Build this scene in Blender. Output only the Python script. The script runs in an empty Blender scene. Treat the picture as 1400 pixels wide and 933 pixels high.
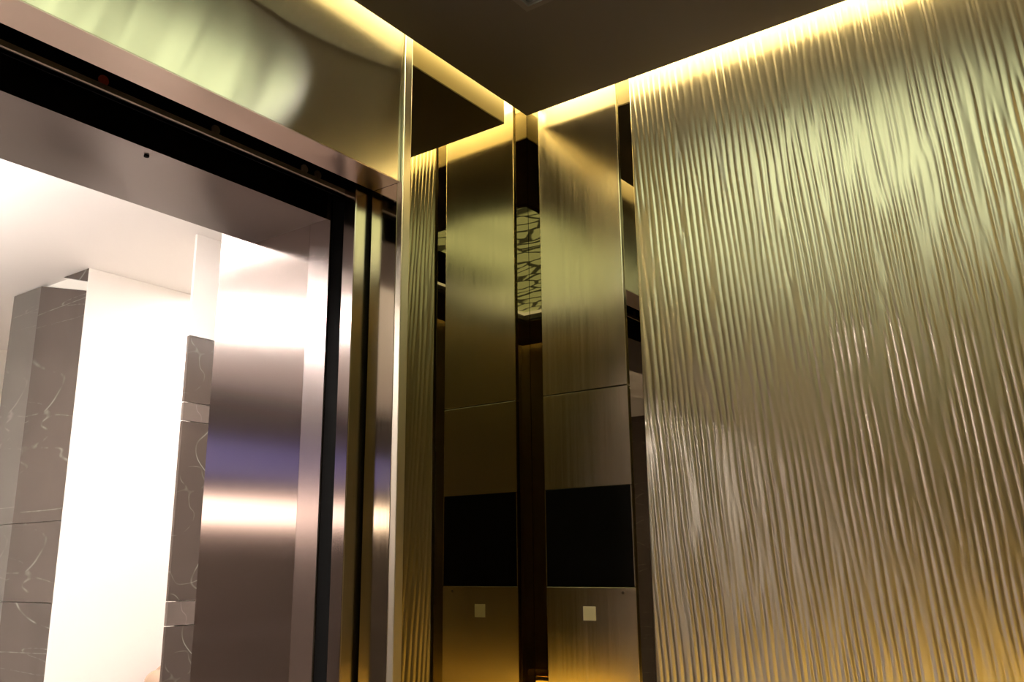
import bpy, bmesh, math, random
import numpy as np
from mathutils import Matrix, Vector

# ------------------------------------------------------------------ camera
scene = bpy.context.scene
COL = scene.collection
H = 1.40                                   # camera height above the car floor


def set_camera():
    yaw, pit, roll = math.radians(36.1147), math.radians(14.0561), math.radians(-0.5852)
    fw = Vector((math.cos(yaw) * math.cos(pit), math.sin(yaw) * math.cos(pit), math.sin(pit)))
    r = Vector((math.sin(yaw), -math.cos(yaw), 0.0))
    u = r.cross(fw)
    r2 = r * math.cos(roll) + u * math.sin(roll)
    u2 = u * math.cos(roll) - r * math.sin(roll)
    cd = bpy.data.cameras.new('camera')
    cd.sensor_fit = 'HORIZONTAL'
    cd.sensor_width = 36.0
    cd.lens = 36.0 * 1228.11 / 1400.0
    cd.clip_start = 0.02
    cam = bpy.data.objects.new('camera', cd)
    cam.matrix_world = Matrix(((r2.x, u2.x, -fw.x, 0.0), (r2.y, u2.y, -fw.y, 0.0), (r2.z, u2.z, -fw.z, H), (0, 0, 0, 1)))
    COL.objects.link(cam)
    scene.camera = cam


set_camera()

# ------------------------------------------------------------------ world, exposure
world = bpy.data.worlds.new('world')
scene.world = world
world.use_nodes = True
world.node_tree.nodes['Background'].inputs[0].default_value = (0.9, 0.85, 0.8, 1)
world.node_tree.nodes['Background'].inputs[1].default_value = 0.02
vs = scene.view_settings
vs.view_transform = 'Standard'
vs.look = 'None'
vs.gamma = 1.0
vs.use_curve_mapping = False
vs.exposure = 0.3
scene.cycles.max_bounces = 14
scene.cycles.glossy_bounces = 10
scene.cycles.diffuse_bounces = 5
scene.cycles.sample_clamp_indirect = 6.0
scene.cycles.use_denoising = True

# brightness of the car lamps and of the added lobby lamps
COVE_POWER = 23.0        # warm LED line in the gap around the ceiling
PANEL_POWER = 1.95       # luminous lattice panel in the ceiling
AMBER_POWER = 8.5       # LED line under the handrail
LOBBY_POWER = 105.0      # added unseen lamps that light the lobby


# ------------------------------------------------------------------ materials
def new_mat(name):
    m = bpy.data.materials.new(name)
    m.use_nodes = True
    nt = m.node_tree
    return m, nt, nt.nodes['Principled BSDF']


def metal(name, col, rough, aniso=0.0, rot=0.0, grain=None, metallic=1.0):
    """brushed metal; blur runs horizontally for rot 0, vertically for rot .25; grain stretches a fine colour streak"""
    m, nt, b = new_mat(name)
    b.inputs['Base Color'].default_value = (*col, 1)
    b.inputs['Metallic'].default_value = metallic
    b.inputs['Roughness'].default_value = rough
    if aniso:
        b.inputs['Anisotropic'].default_value = aniso
        b.inputs['Anisotropic Rotation'].default_value = rot
        t = nt.nodes.new('ShaderNodeTangent')
        t.direction_type = 'RADIAL'
        t.axis = 'Z'
        nt.links.new(t.outputs[0], b.inputs['Tangent'])
    if grain:
        tc = nt.nodes.new('ShaderNodeTexCoord')
        mp = nt.nodes.new('ShaderNodeMapping')
        mp.inputs['Scale'].default_value = grain
        n = nt.nodes.new('ShaderNodeTexNoise')
        n.inputs['Scale'].default_value = 1.0
        n.inputs['Detail'].default_value = 3.0
        r = nt.nodes.new('ShaderNodeMapRange')
        r.inputs['From Min'].default_value = 0.25
        r.inputs['From Max'].default_value = 0.75
        r.inputs['To Min'].default_value = rough * 0.85
        r.inputs['To Max'].default_value = rough * 1.18
        nt.links.new(tc.outputs['Object'], mp.inputs['Vector'])
        nt.links.new(mp.outputs[0], n.inputs['Vector'])
        nt.links.new(n.outputs[0], r.inputs['Value'])
        nt.links.new(r.outputs[0], b.inputs['Roughness'])
    return m


def plain(name, col, rough=0.5, spec=0.5, metallic=0.0):
    m, nt, b = new_mat(name)
    b.inputs['Base Color'].default_value = (*col, 1)
    b.inputs['Roughness'].default_value = rough
    b.inputs['Metallic'].default_value = metallic
    b.inputs['Specular IOR Level'].default_value = spec
    return m


def glow(name, col, power):
    m, nt, b = new_mat(name)
    b.inputs['Base Color'].default_value = (0.05, 0.05, 0.05, 1)
    b.inputs['Emission Color'].default_value = (*col, 1)
    b.inputs['Emission Strength'].default_value = power
    return m


def marble(name, base, vein, vein_amt, rough):
    m, nt, b = new_mat(name)
    tc = nt.nodes.new('ShaderNodeTexCoord')
    n1 = nt.nodes.new('ShaderNodeTexNoise')
    n1.inputs['Scale'].default_value = 2.2
    n1.inputs['Detail'].default_value = 6.0
    n1.inputs['Distortion'].default_value = 0.6
    cloud = nt.nodes.new('ShaderNodeMix')
    cloud.data_type = 'RGBA'
    cloud.inputs[6].default_value = (*[c * 0.60 for c in base], 1)
    cloud.inputs[7].default_value = (*[min(1, c * 1.45) for c in base], 1)
    nt.links.new(tc.outputs['Object'], n1.inputs['Vector'])
    nt.links.new(n1.outputs[0], cloud.inputs[0])
    # wispy veins: zero crossings of two stretched noises, broken up by a third
    prev = cloud.outputs[2]
    for sc, wdt, rot, amt in ((2.6, 0.0055, (0.5, 0.9, 0.3), 0.8), (5.0, 0.008, (1.1, -0.5, 0.8), 0.5)):
        mp = nt.nodes.new('ShaderNodeMapping')
        mp.inputs['Rotation'].default_value = rot
        mp.inputs['Scale'].default_value = (1.0, 0.2, 1.3)
        nt.links.new(tc.outputs['Object'], mp.inputs['Vector'])
        n2 = nt.nodes.new('ShaderNodeTexNoise')
        n2.inputs['Scale'].default_value = sc
        n2.inputs['Detail'].default_value = 1.2
        nt.links.new(mp.outputs[0], n2.inputs['Vector'])
        sub = nt.nodes.new('ShaderNodeMath')
        sub.operation = 'SUBTRACT'
        sub.inputs[1].default_value = 0.5
        nt.links.new(n2.outputs[0], sub.inputs[0])
        ab = nt.nodes.new('ShaderNodeMath')
        ab.operation = 'ABSOLUTE'
        nt.links.new(sub.outputs[0], ab.inputs[0])
        r = nt.nodes.new('ShaderNodeMapRange')
        r.inputs['From Max'].default_value = wdt
        r.inputs['To Min'].default_value = 1.0
        r.inputs['To Max'].default_value = 0.0
        nt.links.new(ab.outputs[0], r.inputs['Value'])
        n3 = nt.nodes.new('ShaderNodeTexNoise')
        n3.inputs['Scale'].default_value = 3.5 * sc
        nt.links.new(tc.outputs['Object'], n3.inputs['Vector'])
        r3 = nt.nodes.new('ShaderNodeMapRange')
        r3.inputs['From Min'].default_value = 0.42
        r3.inputs['From Max'].default_value = 0.72
        r3.inputs['To Max'].default_value = vein_amt * amt
        nt.links.new(n3.outputs[0], r3.inputs['Value'])
        mul = nt.nodes.new('ShaderNodeMath')
        mul.operation = 'MULTIPLY'
        nt.links.new(r.outputs[0], mul.inputs[0])
        nt.links.new(r3.outputs[0], mul.inputs[1])
        mix = nt.nodes.new('ShaderNodeMix')
        mix.data_type = 'RGBA'
        mix.inputs[7].default_value = (*vein, 1)
        nt.links.new(mul.outputs[0], mix.inputs[0])
        nt.links.new(prev, mix.inputs[6])
        prev = mix.outputs[2]
    nt.links.new(prev, b.inputs['Base Color'])
    b.inputs['Specular IOR Level'].default_value = 0.25
    b.inputs['Roughness'].default_value = rough
    return m


def lattice_glow(name, col, power):
    """back-lit panel printed with a dark branching lattice"""
    m, nt, b = new_mat(name)
    tc = nt.nodes.new('ShaderNodeTexCoord')
    n2 = nt.nodes.new('ShaderNodeTexNoise')
    n2.inputs['Scale'].default_value = 5.0
    add = nt.nodes.new('ShaderNodeVectorMath')
    add.operation = 'MULTIPLY_ADD'
    add.inputs[1].default_value = (0.12, 0.12, 0.0)
    nt.links.new(tc.outputs['Object'], n2.inputs['Vector'])
    nt.links.new(n2.outputs['Color'], add.inputs[0])
    nt.links.new(tc.outputs['Object'], add.inputs[2])
    v = nt.nodes.new('ShaderNodeTexVoronoi')
    v.feature = 'DISTANCE_TO_EDGE'
    v.inputs['Scale'].default_value = 12.0
    mp = nt.nodes.new('ShaderNodeMapping')
    mp.inputs['Scale'].default_value = (1.5, 0.6, 1.0)
    mp.inputs['Rotation'].default_value = (0.0, 0.0, 0.2)
    nt.links.new(add.outputs[0], mp.inputs['Vector'])
    nt.links.new(mp.outputs[0], v.inputs['Vector'])
    r = nt.nodes.new('ShaderNodeMapRange')
    r.inputs['From Min'].default_value = 0.05
    r.inputs['From Max'].default_value = 0.09
    r.inputs['To Min'].default_value = 0.12 * power
    r.inputs['To Max'].default_value = power
    nt.links.new(v.outputs['Distance'], r.inputs['Value'])
    nt.links.new(r.outputs[0], b.inputs['Emission Strength'])
    b.inputs['Emission Color'].default_value = (*col, 1)
    b.inputs['Base Color'].default_value = (0.25, 0.24, 0.18, 1)
    b.inputs['Roughness'].default_value = 0.4
    return m


WARM = (1.0, 0.80, 0.40)
GREENISH = (0.88, 0.97, 0.60)
M = {
    'steel_h': metal('steel_brushed_along', (0.66, 0.63, 0.52), 0.165, 1.0, 0.25, None),
    'steel_v': metal('steel_brushed_upright', (0.76, 0.70, 0.56), 0.20, 0.7, 0.0, (160, 160, 2)),
    'steel_jamb': metal('steel_jamb', (0.62, 0.55, 0.52), 0.17, 0.9, 0.0, None),
    'steel_lip': metal('steel_frame_lip', (0.70, 0.62, 0.60), 0.26, 0.85, 0.0),
    'steel_soffit': metal('steel_soffit', (0.60, 0.49, 0.42), 0.30, 0.3, 0.0),
    'steel_head': metal('dull_landing_steel', (0.20, 0.172, 0.165), 0.28, 0.6, 0.0),
    'steel_edge': metal('steel_polished_edge', (0.74, 0.70, 0.56), 0.30),
    'steel_car_jamb': metal('steel_car_jamb', (0.62, 0.56, 0.42), 0.10, 0.4, 0.0, (150, 150, 2)),
    'ridge': metal('champagne_ridged_metal', (0.74, 0.69, 0.55), 0.31),
    'bronze': metal('bronze_wall', (0.30, 0.26, 0.17), 0.35, 0.5, 0.0),
    'mirror': metal('tinted_mirror', (0.33, 0.29, 0.17), 0.0),
    'mirror_strip': metal('tinted_mirror_strip', (0.26, 0.23, 0.15), 0.0),
    'black_glass': plain('black_display_glass', (0.004, 0.004, 0.004), 0.15, 0.25),
    'ceiling': plain('dark_brown_ceiling', (0.12, 0.10, 0.08), 0.42, 0.4),
    'ceiling_lip': plain('ceiling_recess_lip', (0.16, 0.14, 0.12), 0.3, 0.5),
    'black': plain('matt_black', (0.004, 0.004, 0.004), 0.9, 0.03),
    'track': plain('dull_track_steel', (0.30, 0.25, 0.20), 0.45, 0.4, 0.6),
    'tag': plain('cream_tag', (0.80, 0.76, 0.58), 0.6),
    'white': plain('white_plaster', (0.82, 0.79, 0.76), 0.6),
    'cream': plain('cream_plaster', (0.80, 0.76, 0.68), 0.6),
    'floor': plain('dark_floor_stone', (0.10, 0.085, 0.07), 0.25),
    'lobby_floor': plain('pale_lobby_floor', (0.34, 0.30, 0.27), 0.3),
    'marble': marble('brown_marble', (0.060, 0.046, 0.038), (0.42, 0.45, 0.40), 0.6, 0.22),
    'marble_pale': marble('grey_marble', (0.10, 0.09, 0.078), (0.55, 0.52, 0.48), 0.4, 0.3),
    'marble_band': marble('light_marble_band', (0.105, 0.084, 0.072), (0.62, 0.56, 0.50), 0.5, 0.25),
    'cove': glow('warm_led_line', WARM, COVE_POWER),
    'amber': glow('amber_led_line', (1.0, 0.58, 0.10), AMBER_POWER),
    'panel': lattice_glow('lattice_panel', GREENISH, PANEL_POWER),
    'lamp_white': glow('white_linear_lamp', (1.0, 0.97, 0.90), 3.2),
    'lobby_fill': glow('added_lobby_lamp', (1.0, 0.90, 0.84), LOBBY_POWER),
    'uplight': glow('added_uplight_lamp', (1.0, 0.94, 0.90), 90.0),
    'fill': glow('fill_lamp', (1.0, 0.94, 0.90), 85.0),
    'blue_glow': glow('blue_glow', (0.14, 0.12, 0.40), 0.7),
    'warm_glow': glow('warm_white_glow', (1.0, 0.72, 0.58), 4.5),
    'brass': metal('brass', (0.80, 0.55, 0.18), 0.2),
    'red': plain('red_rubber', (0.35, 0.05, 0.02), 0.5),
    'tan': plain('tan_leather', (0.34, 0.23, 0.16), 0.6),
    'dark_wood': plain('dark_wood', (0.06, 0.035, 0.02), 0.4),
}


# ------------------------------------------------------------------ builders (z is given relative to the camera)
def tag(o, label=None, cat=None, group=None, kind=None):
    if label:
        o['label'] = label
    if cat:
        o['category'] = cat
    if group:
        o['group'] = group
    if kind:
        o['kind'] = kind
    return o


def empty(name, x, y, z, label=None, cat=None, group=None, kind=None):
    o = bpy.data.objects.new(name, None)
    o.location = (x, y, z + H)
    o.empty_display_size = 0.1
    COL.objects.link(o)
    return tag(o, label, cat, group, kind)


def link(name, me, loc, mat, parent=None):
    o = bpy.data.objects.new(name, me)
    if mat is not None:
        me.materials.append(M[mat])
    o.location = loc
    if parent is not None:
        o.parent = parent
        pl = Vector(parent.location)
        q = parent.parent
        while q is not None:
            pl += Vector(q.location)
            q = q.parent
        o.location = Vector(loc) - pl
    COL.objects.link(o)
    return o


def mesh_from(bm, name, smooth=False):
    me = bpy.data.meshes.new(name)
    bm.normal_update()
    bm.to_mesh(me)
    bm.free()
    if smooth:
        for p in me.polygons:
            p.use_smooth = True
    return me


def box(name, x0, x1, y0, y1, z0, z1, mat, parent=None, bevel=0.0):
    c = Vector(((x0 + x1) / 2, (y0 + y1) / 2, (z0 + z1) / 2 + H))
    bm = bmesh.new()
    bmesh.ops.create_cube(bm, size=1.0)
    for v in bm.verts:
        v.co = Vector((v.co.x * (x1 - x0), v.co.y * (y1 - y0), v.co.z * (z1 - z0)))
    if bevel:
        bmesh.ops.bevel(bm, geom=list(bm.edges), offset=bevel, segments=2, affect='EDGES', profile=0.5)
    return link(name, mesh_from(bm, name), c, mat, parent)


def prism(name, x0, x1, poly, mat, parent=None):
    """polygon in the y-z plane given thickness along x"""
    bm = bmesh.new()
    cy = sum(p[0] for p in poly) / len(poly)
    cz = sum(p[1] for p in poly) / len(poly)
    a = [bm.verts.new((-(x1 - x0) / 2, p[0] - cy, p[1] - cz)) for p in poly]
    b = [bm.verts.new(((x1 - x0) / 2, p[0] - cy, p[1] - cz)) for p in poly]
    bm.faces.new(a[::-1])
    bm.faces.new(b)
    for i in range(len(poly)):
        j = (i + 1) % len(poly)
        bm.faces.new((a[i], a[j], b[j], b[i]))
    bmesh.ops.recalc_face_normals(bm, faces=bm.faces)
    return link(name, mesh_from(bm, name), ((x0 + x1) / 2, cy, cz + H), mat, parent)


def frame(name, x0, x1, y0, y1, hx0, hx1, hy0, hy1, z0, z1, mat, parent=None):
    """flat rectangular ring with a rectangular hole, thickness z0..z1"""
    c = Vector(((x0 + x1) / 2, (y0 + y1) / 2, z0 + H))
    bm = bmesh.new()
    out = [(x0, y0), (x1, y0), (x1, y1), (x0, y1)]
    inn = [(hx0, hy0), (hx1, hy0), (hx1, hy1), (hx0, hy1)]
    lay = []
    for z in (z0, z1):
        lay.append(([bm.verts.new((p[0] - c.x, p[1] - c.y, z - z0)) for p in out],
                    [bm.verts.new((p[0] - c.x, p[1] - c.y, z - z0)) for p in inn]))
    for i in range(4):
        j = (i + 1) % 4
        bm.faces.new((lay[0][0][i], lay[0][1][i], lay[0][1][j], lay[0][0][j]))
        bm.faces.new((lay[1][0][i], lay[1][0][j], lay[1][1][j], lay[1][1][i]))
        bm.faces.new((lay[0][0][i], lay[0][0][j], lay[1][0][j], lay[1][0][i]))
        bm.faces.new((lay[0][1][j], lay[0][1][i], lay[1][1][i], lay[1][1][j]))
    return link(name, mesh_from(bm, name), c, mat, parent)


def cylinder(name, p0, p1, r, mat, parent=None, seg=20, bevel=0.0):
    a, b = Vector(p0), Vector(p1)
    d = b - a
    bm = bmesh.new()
    bmesh.ops.create_cone(bm, cap_ends=True, segments=seg, radius1=r, radius2=r, depth=d.length)
    if bevel:
        ed = [e for e in bm.edges if len(e.link_faces) == 2 and any(len(f.verts) > 4 for f in e.link_faces)]
        bmesh.ops.bevel(bm, geom=ed, offset=bevel, segments=2, affect='EDGES', profile=0.5)
    rot = d.to_track_quat('Z', 'Y').to_matrix().to_4x4()
    bmesh.ops.transform(bm, matrix=rot, verts=bm.verts)
    me = mesh_from(bm, name)
    for p in me.polygons:
        p.use_smooth = len(p.vertices) == 4
    c = (a + b) / 2
    return link(name, me, (c.x, c.y, c.z + H), mat, parent)


# ------------------------------------------------------------------ main dimensions, metres from the camera
XR, YF = 1.5735, 1.1030          # faces of the right wall panels and of the front wall
XL, YB = -0.215, -0.200          # left and rear wall of the car
ZF, ZC, ZT = -1.40, 1.00, 1.12   # floor, ceiling panel, top of the shell
GAPY, GAPX = 0.032, 0.0395       # light gap around the ceiling panel
XJ = 1.160                       # edge of the door opening
ZD = 0.713                       # underside of the door header

# ------------------------------------------------------------------ car shell
tag(box('floor', XL - .05, XR + .06, YB - .05, YF + .16, ZF - .06, ZF, 'floor'), 'dark polished stone floor of the lift car', 'floor', kind='structure')
tag(box('wall_left', XL - .04, XL, YB, YF, ZF, ZT, 'bronze'), 'plain bronze metal side wall of the lift car opposite the ridged wall', 'wall', kind='structure')
tag(box('wall_rear', XL - .04, XR + .05, YB - .04, YB, ZF, ZT, 'bronze'), 'plain bronze metal rear wall of the lift car', 'wall', kind='structure')

# ceiling: suspended dark panel with a rectangular recess
LX0, LX1, LY0, LY1 = 0.170, 1.196, 0.090, 0.828
ceil = empty('ceiling', 0.66, 0.45, ZC, 'dark brown suspended ceiling panel with a recessed centre', 'ceiling', kind='structure')
frame('border_panel', XL + GAPX, XR - GAPX, YB + GAPY, YF - GAPY, LX0, LX1, LY0, LY1, ZC, ZC + .003, 'ceiling', ceil)
frame('recess_side', LX0 - .012, LX1 + .012, LY0 - .012, LY1 + .012, LX0 - .0002, LX1 + .0002, LY0 - .0002, LY1 + .0002, ZC + .0031, ZC + .026, 'ceiling', ceil)
frame('edge_band', XL + GAPX, XR - GAPX, YB + GAPY, YF - GAPY, XL + GAPX + .01, XR - GAPX - .01, YB + GAPY + .01, YF - GAPY - .01, ZC + .0031, ZC + .074, 'cream', ceil)
frame('recess_lip', LX0 - .010, LX1 + .010, LY0 - .010, LY1 + .010, LX0 + .002, LX1 - .002, LY0 + .002, LY1 - .002, ZC - .003, ZC, 'ceiling_lip', ceil)
frame('inner_lip', LX0 + .002, LX1 - .002, LY0 + .002, LY1 - .002, LX0 + .010, LX1 - .010, LY0 + .010, LY1 - .010, ZC + .004, ZC + .008, 'ceiling_lip', ceil)
box('top_cover', XL - .04, XR + .05, YB - .04, YF + .02, ZT, ZT + .03, 'black', ceil)

lamp = empty('ceiling_light', 0.66, 0.45, ZC + .02, 'large yellow-green back-lit ceiling panel with a dark branching lattice', 'ceiling light')
box('diffuser', LX0 - .02, LX1 + .02, LY0 - .02, LY1 + .02, ZC + .039, ZC + .048, 'panel', lamp)
box('dark_plate', 0.56, 0.98, 0.110, 0.315, ZC + .026, ZC + .0385, 'black', lamp, .002)
frame('edge_lamp', LX0 - .001, LX1 + .001, LY0 - .001, LY1 + .001, LX0 + .004, LX1 - .004, LY0 + .004, LY1 - .004, ZC + .027, ZC + .038, 'lamp_white', lamp)

# LED lines in the gap
for nm, a, lab in (
        ('front', (XL + .003, XR - .003, YF - GAPY - .004, YF - .014), 'warm LED line glowing in the ceiling gap above the door header and mirror'),
        ('right', (XR - GAPX - .004, XR - .001, YB + .04, YF - GAPY - .006), 'warm LED line glowing in the ceiling gap above the ridged wall'),
        ('rear', (XL + .003, XR - .003, YB + .001, YB + GAPY + .004), 'warm LED line in the ceiling gap above the rear wall'),
        ('left', (XL + .001, XL + GAPX + .004, YB + .04, YF - GAPY - .006), 'warm LED line in the ceiling gap above the plain side wall')):
    t = empty('led_strip', (a[0] + a[1]) / 2, (a[2] + a[3]) / 2, ZC + .078, lab, 'LED strip', 'LED lines around the ceiling')
    box('diffuser', a[0], a[1], a[2], a[3], ZC + .078, ZC + .084, 'cove', t)
    box('channel', a[0], a[1], a[2], a[3], ZC + .0845, ZC + .096, 'track', t)


# ------------------------------------------------------------------ right wall
def ridge_field(Y, Z, seed=7):
    """phase and strength of long, leaning, merging ripples"""
    rng = np.random.RandomState(seed)
    lam = 0.0142
    k0 = 2 * math.pi / lam
    S = np.zeros(Y.shape, dtype=np.complex128)
    for i in range(90):
        ky = k0 * (1 + rng.normal(0, 0.13))
        kz = -0.068 * k0 + rng.normal(0, 10.5)
        S += np.exp(1j * (ky * Y + kz * Z + rng.uniform(0, 2 * math.pi)))
    S /= math.sqrt(90)
    return np.angle(S), np.abs(S)


def ridged_panel(y0, y1, z0, z1, xface, parent):
    ny = int((y1 - y0) / 0.0017)
    zs = np.concatenate([np.linspace(z0, -0.42, 40, endpoint=False), np.linspace(-0.42, z1, 190)])
    ys = np.linspace(y0, y1, ny)
    Y, Z = np.meshgrid(ys, zs)
    ph, am = ridge_field(Y, Z)
    # rounded ridge, steeper on one flank
    prof = np.sin(ph + 0.55 * np.cos(ph))
    hgt = 0.00080 * prof * np.clip(am * 1.1, 0.15, 1.15)
    edge = np.clip(np.minimum(Y - y0, y1 - Y) / 0.006, 0, 1)
    X = xface - hgt * edge
    nz = len(zs)
    cx, cy, cz = xface, (y0 + y1) / 2, 0.0
    co = np.stack([X - cx, Y - cy, Z - cz], -1).reshape(-1, 3)
    # back row closes the sheet
    idx = np.arange(nz * ny).reshape(nz, ny)
    f = np.stack([idx[:-1, :-1], idx[1:, :-1], idx[1:, 1:], idx[:-1, 1:]], -1).reshape(-1, 4)
    base = len(co)
    back = np.array([(0.012, y0 - cy, z0), (0.012, y1 - cy, z0), (0.012, y1 - cy, z1), (0.012, y0 - cy, z1)])
    co = np.concatenate([co, back])
    me = bpy.data.meshes.new('ridged_sheet')
    faces = [tuple(r) for r in f.tolist()]
    faces.append(tuple(idx[0, :].tolist()) + (base + 1, base))
    faces.append(tuple(idx[-1, ::-1].tolist()) + (base + 3, base + 2))
    faces.append(tuple(idx[::-1, 0].tolist()) + (base, base + 3))
    faces.append(tuple(idx[:, -1].tolist()) + (base + 2, base + 1))
    me.from_pydata(co.tolist(), [], faces)
    me.polygons.foreach_set('use_smooth', [len(x) == 4 for x in faces])
    me.update()
    return link('ridged_sheet', me, (cx, cy, cz + H), 'ridge', parent)


wr = empty('wall_right', XR + .03, 0.27, ZF, 'champagne metal wall with long wavy vertical ridges beside dark mirror strips', 'wall', kind='structure')
box('backing', XR + .018, XR + .05, YB, YF + .03, ZF, ZT, 'black', wr)
ridged_panel(YB + .002, 0.826, ZF + .002, ZT - .002, XR, wr)
tag(box('mirror_strip', XR + .006, XR + .017, 0.829, 0.868, ZF + .002, ZT - .002, 'mirror_strip', wr), 'narrow dark mirror strip')
tag(box('mirror_strip', XR + .006, XR + .017, 1.060, YF - .0005, ZF + .002, ZT - .002, 'mirror_strip', wr), 'narrow dark mirror strip in the corner')

# operating panel
cp = empty('control_panel', XR, 0.965, ZF + .02, 'tall brushed steel lift operating panel with a black display, between two dark mirror strips', 'control panel')
CY0, CY1 = 0.8615, 1.0670
lower = box('lower_plate', XR, XR + .0055, CY0, CY1, ZF + .02, -0.0425, 'steel_v', cp, .0006)
box('middle_plate', XR, XR + .0055, CY0, CY1, 0.1535, 0.3515, 'steel_v', cp, .0006)
box('upper_plate', XR, XR + .0055, CY0, CY1, 0.3540, ZT - .004, 'steel_v', cp, .0012)
tag(box('display', XR - .0005, XR + .0050, CY0 + .002, CY1 - .002, -0.0420, 0.1530, 'black_glass', cp, .0008), 'glossy black display window')
box('side_rail', XR - .0005, XR + .0054, CY0 + .0002, CY0 + .0018, -0.0412, 0.1522, 'steel_v', cp)
box('side_rail', XR - .0005, XR + .0054, CY1 - .0018, CY1 - .0002, -0.0412, 0.1522, 'steel_v', cp)
tag(box('tag', XR - .0016, XR - .0001, 0.9525, 0.9802, -0.1058, -0.0790, 'tag', lower, .0004), 'small square cream tag')
cylinder('screw', (XR - .0012, 0.8893, -0.0527), (XR + .001, 0.8893, -0.0527), 0.0028, 'dark_wood', lower, 12)

# ------------------------------------------------------------------ front wall
wf = empty('wall_front', 0.45, YF + .02, ZF, 'brushed steel front wall of the lift car around the door opening', 'wall', kind='structure')


def fascia(x0, x1, z0, z1, parent):
    """header sheet, slightly buckled towards its fixed end"""
    nx, nz = 120, 40
    bm = bmesh.new()
    cx, cz = (x0 + x1) / 2, (z0 + z1) / 2
    g = []
    for j in range(nz + 1):
        row = []
        for i in range(nx + 1):
            x = x0 + (x1 - x0) * i / nx
            z = z0 + (z1 - z0) * j / nz
            s = (z - z0) / (z1 - z0)
            d = 0.017 * ((s - 0.22) ** 2 - 0.22 ** 2) + 0.0010 * math.sin(x * 9.0) * s - 0.003
            row.append(bm.verts.new((x - cx, -d, z - cz)))
        g.append(row)
    for j in range(nz):
        for i in range(nx):
            bm.faces.new((g[j][i], g[j][i + 1], g[j + 1][i + 1], g[j + 1][i]))
    rim = [[bm.verts.new(v.co) for v in r] for r in (g[0], g[-1], [q[0] for q in g], [q[-1] for q in g])]
    b = [bm.verts.new((x - cx, 0.012, z - cz)) for x, z in ((x0, z0), (x1, z0), (x1, z1), (x0, z1))]
    bm.faces.new(rim[0][::-1] + [b[0], b[1]])
    bm.faces.new(rim[1] + [b[2], b[3]])
    bm.faces.new(rim[2] + [b[3], b[0]])
    bm.faces.new(rim[3][::-1] + [b[1], b[2]])
    me = mesh_from(bm, 'header_fascia')
    for p in me.polygons:
        p.use_smooth = len(p.vertices) == 4
    return link('header_fascia', me, (cx, YF, cz + H), 'steel_h', parent)


fascia(XL + .001, XJ - .001, ZD + .0017, ZT - .002, wf)
box('header_soffit', XL + .001, XJ - .001, YF + .0035, 1.176, ZD, ZD + .0015, 'steel_soffit', wf)
box('door_return', XJ, XJ + .012, YF + .012, 1.180, ZF, ZD - .0005, 'steel_car_jamb', wf)
box('door_return_back', XJ + .013, XJ + .060, 1.150, 1.179, ZF, ZT - .002, 'black', wf)
box('wall_backing', XJ + .013, XR + .017, YF + .012, YF + .03, ZF, ZT - .002, 'black', wf)
box('return_panel', XL + .001, -0.18, YF, YF + .012, ZF, ZD - .0005, 'steel_v', wf)
tag(box('trim_1', XJ, XJ + .0205, YF - .004, YF + .0115, ZF, ZT - .002, 'steel_edge', None, .0015), 'narrow bright steel edge strip between door header and tinted mirror', 'trim', kind='structure')
mir = empty('wall_mirror', 1.37, YF + .004, ZF + .004, 'tall dark-tinted mirror reflecting the operating panel and ridged wall', 'mirror')
box('glass', XJ + .021, XR + .005, YF, YF + .005, ZF + .004, ZT - .004, 'mirror', mir)
box('backing_board', XJ + .0215, XR + .005, YF + .0055, YF + .011, ZF + .004, ZT - .004, 'black', mir)

# car door, slid open behind the return
d1 = empty('door_1', 1.30, 1.20, ZF, 'brushed steel lift car door slid open behind the front wall', 'door', kind='structure')
box('leaf', 1.1252, 1.62, 1.1890, 1.2188, ZF + .005, ZD + .03, 'steel_v', d1, .0015)
tag(box('leading_edge', 1.1238, 1.1251, 1.1892, 1.2186, ZF + .005, ZD + .03, 'steel_jamb', d1), 'bright narrow door edge')
d2 = empty('door_2', 1.40, 1.29, ZF, 'black landing door slid open in the dark slot', 'door', kind='structure')
box('leaf', 1.185, 1.70, 1.245, 1.285, ZF + .005, ZD + .03, 'black', d2, .0015)
box('slot_lining', 1.30, 1.31, 1.22, 1.244, ZF, ZD + .05, 'black', d2)
box('slot_back', 1.1865, 1.72, 1.286, 1.322, ZF, ZT, 'black', d2)

# door track above the slot
tr = empty('door_track', 0.40, 1.25, ZD, 'black door track with a thin steel rail above the lift doorway', 'door track')
box('housing', XL - .2, 1.70, 1.176, 1.326, ZD + .050, ZD + .12, 'black', tr)
box('rail', XL - .2, 1.30, 1.232, 1.2365, ZD + .001, ZD + .010, 'track', tr)
box('rail', XL - .2, 1.30, 1.266, 1.2685, ZD + .010, ZD + .022, 'black', tr)
box('hanger_plate', XL - .2, 1.30, 1.237, 1.240, ZD + .001, ZD + .050, 'black', tr)
for i, x in enumerate((0.635, 0.838, 1.035, 1.068)):
    z = ZD + .018
    y = 1.694 * z
    o = cylinder('roller', (x, y - .004, z), (x, y + .008, z), 0.0085, 'red' if i == 0 else 'track', tr, 16, .001)
    if i == 0:
        o['label'] = 'small red rubber roller'

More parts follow.
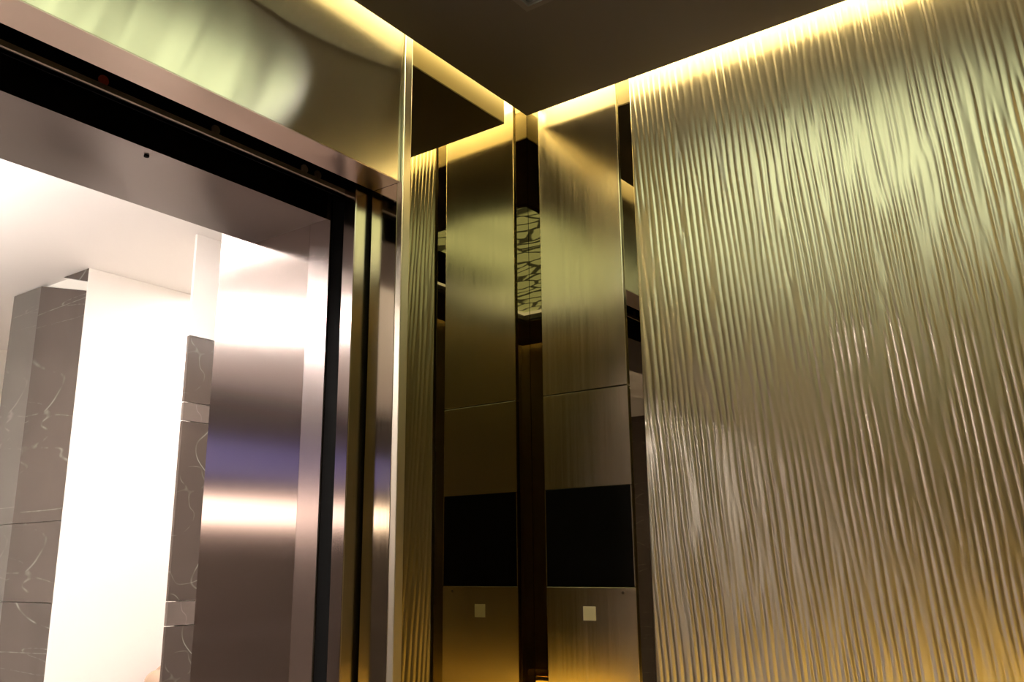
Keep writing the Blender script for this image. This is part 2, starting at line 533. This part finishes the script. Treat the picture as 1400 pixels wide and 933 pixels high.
# ------------------------------------------------------------------ landing frame
zs = 0.700
wl = empty('wall_landing', 1.19, 1.50, ZF, 'deep brushed steel landing door frame around the doorway', 'door frame', kind='structure')
XLJ = 1.183
box('frame_lip', XLJ, XLJ + .10, 1.3235, 1.3845, ZF, ZT + .05, 'steel_lip', wl)
box('jamb', XLJ - .0002, XLJ + .10, 1.3845, 1.688, ZF, 1.29, 'steel_jamb', wl)
box('head', -1.6, XLJ - .0002, 1.333, 1.571, zs, 1.29, 'steel_head', wl)
box('outer_wall', XLJ + .101, 4.2, 1.33, 1.68, ZF, 1.30, 'white', wl)
box('far_jamb', -0.62, -0.52, 1.333, 1.688, ZF, zs - .001, 'steel_jamb', wl)
box('outer_wall', -4.0, -0.621, 1.33, 1.57, ZF, 1.30, 'white', wl)
cylinder('screw', (0.788, 1.3585, zs - .003), (0.788, 1.3585, zs + .002), 0.0045, 'black', wl, 12)

# ------------------------------------------------------------------ lobby
ZL = 1.30
tag(box('floor_lobby', -4.0, 4.6, 1.26, 6.2, ZF - .06, ZF, 'lobby_floor'), 'pale stone floor of the lobby', 'floor', kind='structure')
tag(box('ceiling_lobby', -4.0, 4.6, 1.58, 6.2, ZL + .001, ZL + .06, 'white'), 'plain white lobby ceiling beyond the doorway', 'ceiling', kind='structure')
tag(box('wall_lobby_far', -4.0, 4.6, 5.60, 5.70, ZF, ZL, 'cream'), 'pale cream wall at the far end of the lobby', 'wall', kind='structure')
tag(box('wall_lobby_end', -4.1, -4.0, 1.3, 6.2, ZF, ZL, 'marble'), 'dark marble end wall of the lobby', 'wall', kind='structure')
tag(box('wall_lobby_side', 4.6, 4.7, 1.3, 6.2, ZF, ZL, 'white'), 'white side wall of the lobby', 'wall', kind='structure')

# white block with a marble-clad side
col = empty('wall_lobby_block', 2.3, 4.1, ZF, 'brilliant white lobby wall with brown marble cladding on its return', 'wall', kind='structure')
box('white_face', 1.9505, 3.6, 3.735, 3.739, ZF, ZL, 'white', col)
box('core', 1.975, 2.6, 3.7395, 4.40, ZF, ZL, 'cream', col)
rows = [(-1.398, -0.130), (-0.1275, 0.199)]  # gap between the rows stands in for a reflected light line
for z0, z1 in rows:
    box('marble_slab', 1.950, 1.9745, 3.7395, 4.155, z0, z1, 'marble', col, .001)
    box('marble_slab', 1.952, 1.9745, 4.157, 4.420, z0, z1, 'marble_pale', col, .001)
prism('marble_slab', 1.950, 1.9745, [(3.7395, 0.201), (4.155, 0.201), (4.155, 1.296), (3.7395, 1.195)], 'marble', col)  # slanted top leaves a pale gap shaped like light reflected on the stone
prism('marble_slab', 1.950, 1.9745, [(3.7395, 1.238), (3.955, 1.299), (3.7395, 1.299)], 'marble', col)  # triangle shaped to copy the upper edge of that reflection
box('marble_slab', 1.952, 1.9745, 4.157, 4.420, 0.201, 1.296, 'marble_pale', col, .001)

pier = empty('wall_lobby_pier', 2.5, 3.1, ZF, 'brown marble wall with pale bands next to the steel landing frame', 'wall', kind='structure')
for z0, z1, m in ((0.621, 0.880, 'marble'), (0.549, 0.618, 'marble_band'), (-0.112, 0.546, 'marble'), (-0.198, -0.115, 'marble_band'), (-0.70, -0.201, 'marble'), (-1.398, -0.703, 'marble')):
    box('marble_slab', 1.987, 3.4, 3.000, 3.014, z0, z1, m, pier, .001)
box('upper_panel', 1.989, 3.4, 3.002, 3.014, 0.883, ZL, 'white', pier)
box('core', 2.03, 3.4, 3.0145, 3.04, ZF, ZL, 'cream', pier)

# unseen lamps, added to brighten the lobby
k = 0
for (x, y, lab) in ((0.2, 2.25, 'added unseen lobby lamp near the lift doorway'), (1.05, 2.45, 'added unseen lobby lamp in front of the marble wall'),
                    (-1.4, 2.6, 'added unseen lobby lamp at the far end'), (-0.5, 3.9, 'added unseen lobby lamp facing the blue screen'),
                    (2.75, 3.45, 'added unseen lobby lamp behind the marble wall')):
    t = empty('added_lobby_lamp', x, y, ZL - .02, lab, 'ceiling light', 'added lobby lamps')
    w = 0.2 if y < 3.2 or x < 1 else 0.12
    frame('housing', x - w - .015, x + w + .015, y - w - .015, y + w + .015, x - w, x + w, y - w, y + w, ZL - .014, ZL, 'white', t)
    box('diffuser', x - w + .001, x + w - .001, y - w + .001, y + w - .001, ZL - .010, ZL - .002, 'lobby_fill', t)

up = empty('added_uplight', 1.0, 1.63, 1.08, 'added unseen uplight over the landing frame, brightening the lobby ceiling', 'uplight')  # unseen, added to blow out the lobby ceiling
box('tray', -1.5, 3.6, 1.69, 1.78, 1.03, 1.045, 'white', up)
box('tray_lip', -1.5, 3.6, 1.78, 1.79, 1.03, 1.15, 'white', up)
box('lamp', -1.48, 3.58, 1.70, 1.77, 1.0451, 1.060, 'uplight', up)
pn = empty('fill_uplight', 0.6, 3.4, 1.0, 'added unseen pendant uplight hanging below the lobby ceiling', 'uplight')  # out-of-view lamp added so the lobby ceiling goes white
box('body', 0.54, 0.66, 2.2, 4.9, 0.96, 1.00, 'white', pn, .004)
box('lamp', 0.55, 0.65, 2.21, 4.89, 1.0005, 1.008, 'fill', pn)
for y in (2.5, 4.6):
    cylinder('hanger', (0.6, y, 1.0085), (0.6, y, ZL), 0.004, 'track', pn, 8)
sg = empty('added_glow_boards', -1.7, 5.55, 0.3, 'added glow for the jamb reflection, a blue screen above a warm white lit panel', 'display')  # unseen glowing surfaces, added to colour the reflection in the jamb
box('housing', -3.6, 0.2, 5.57, 5.60, 0.28, 0.95, 'black', sg, .004)
box('board', -3.57, 0.17, 5.562, 5.5695, 0.64, 0.92, 'blue_glow', sg)
box('lit_panel', -3.57, 0.17, 5.562, 5.5695, 0.32, 0.49, 'warm_glow', sg)
clad = empty('wall_lobby_cladding', -1.7, 5.59, ZF, 'brown marble cladding on the far lobby wall around the added blue screen', 'wall', kind='structure')
for x0, x1 in ((-3.95, -2.55), (-2.545, -1.1), (-1.095, 0.5)):
    box('marble_slab', x0, x1, 5.575, 5.599, -1.398, -0.45, 'marble', clad, .001)
    box('marble_slab', x0, x1, 5.575, 5.599, -0.445, 0.275, 'marble', clad, .001)
    box('marble_slab', x0, x1, 5.575, 5.599, 0.955, ZL - .003, 'marble', clad, .001)


# rounded tan seat, only its top edge reaches into the picture
def rounded(name, x0, x1, y0, y1, z0, z1, r, mat, parent):
    o = box(name, x0, x1, y0, y1, z0, z1, mat, parent)
    bm = bmesh.new()
    bm.from_mesh(o.data)
    bmesh.ops.bevel(bm, geom=list(bm.edges), offset=r, segments=5, affect='EDGES', profile=0.5)
    bm.to_mesh(o.data)
    bm.free()
    for p in o.data.polygons:
        p.use_smooth = True
    return o


ch = empty('lounge_chair', 2.49, 3.45, ZF, 'tan upholstered high-backed seat peeking up beside the marble wall', 'chair')
cx = 0.22
rounded('seat', 1.99 + cx, 2.55 + cx, 3.28, 3.66, ZF + .28, ZF + .46, .06, 'tan', ch)
rounded('backrest', 2.075 + cx, 2.26 + cx, 3.52, 3.63, ZF + .40, -0.410, .054, 'tan', ch)
rounded('backrest', 2.125 + cx, 2.55 + cx, 3.53, 3.64, ZF + .40, -0.388, .054, 'tan', ch)
rounded('armrest', 1.97 + cx, 2.05 + cx, 3.28, 3.62, ZF + .36, ZF + .62, .035, 'tan', ch)
rounded('armrest', 2.49 + cx, 2.57 + cx, 3.28, 3.62, ZF + .36, ZF + .62, .035, 'tan', ch)
for x in (2.03 + cx, 2.51 + cx):
    for y in (3.32, 3.60):
        cylinder('leg', (x, y, ZF + .001), (x, y, ZF + .285), 0.018, 'dark_wood', ch, 12)

# ------------------------------------------------------------------ handrail with amber LED line on the side wall
hr = empty('handrail', XL + .05, 0.4, -0.46, 'round brass handrail with an amber LED line along the plain side wall', 'handrail')
cylinder('rail', (XL + .055, YB + .06, -0.44), (XL + .055, 0.98, -0.44), 0.016, 'brass', hr, 24, .004)
for y in (YB + .15, 0.4, 0.9):
    cylinder('bracket', (XL + .0005, y, -0.455), (XL + .055, y, -0.448), 0.008, 'brass', hr, 14)
box('led_line', XL + .0005, XL + .012, YB + .06, 0.98, -0.53, -0.48, 'amber', hr, .002)
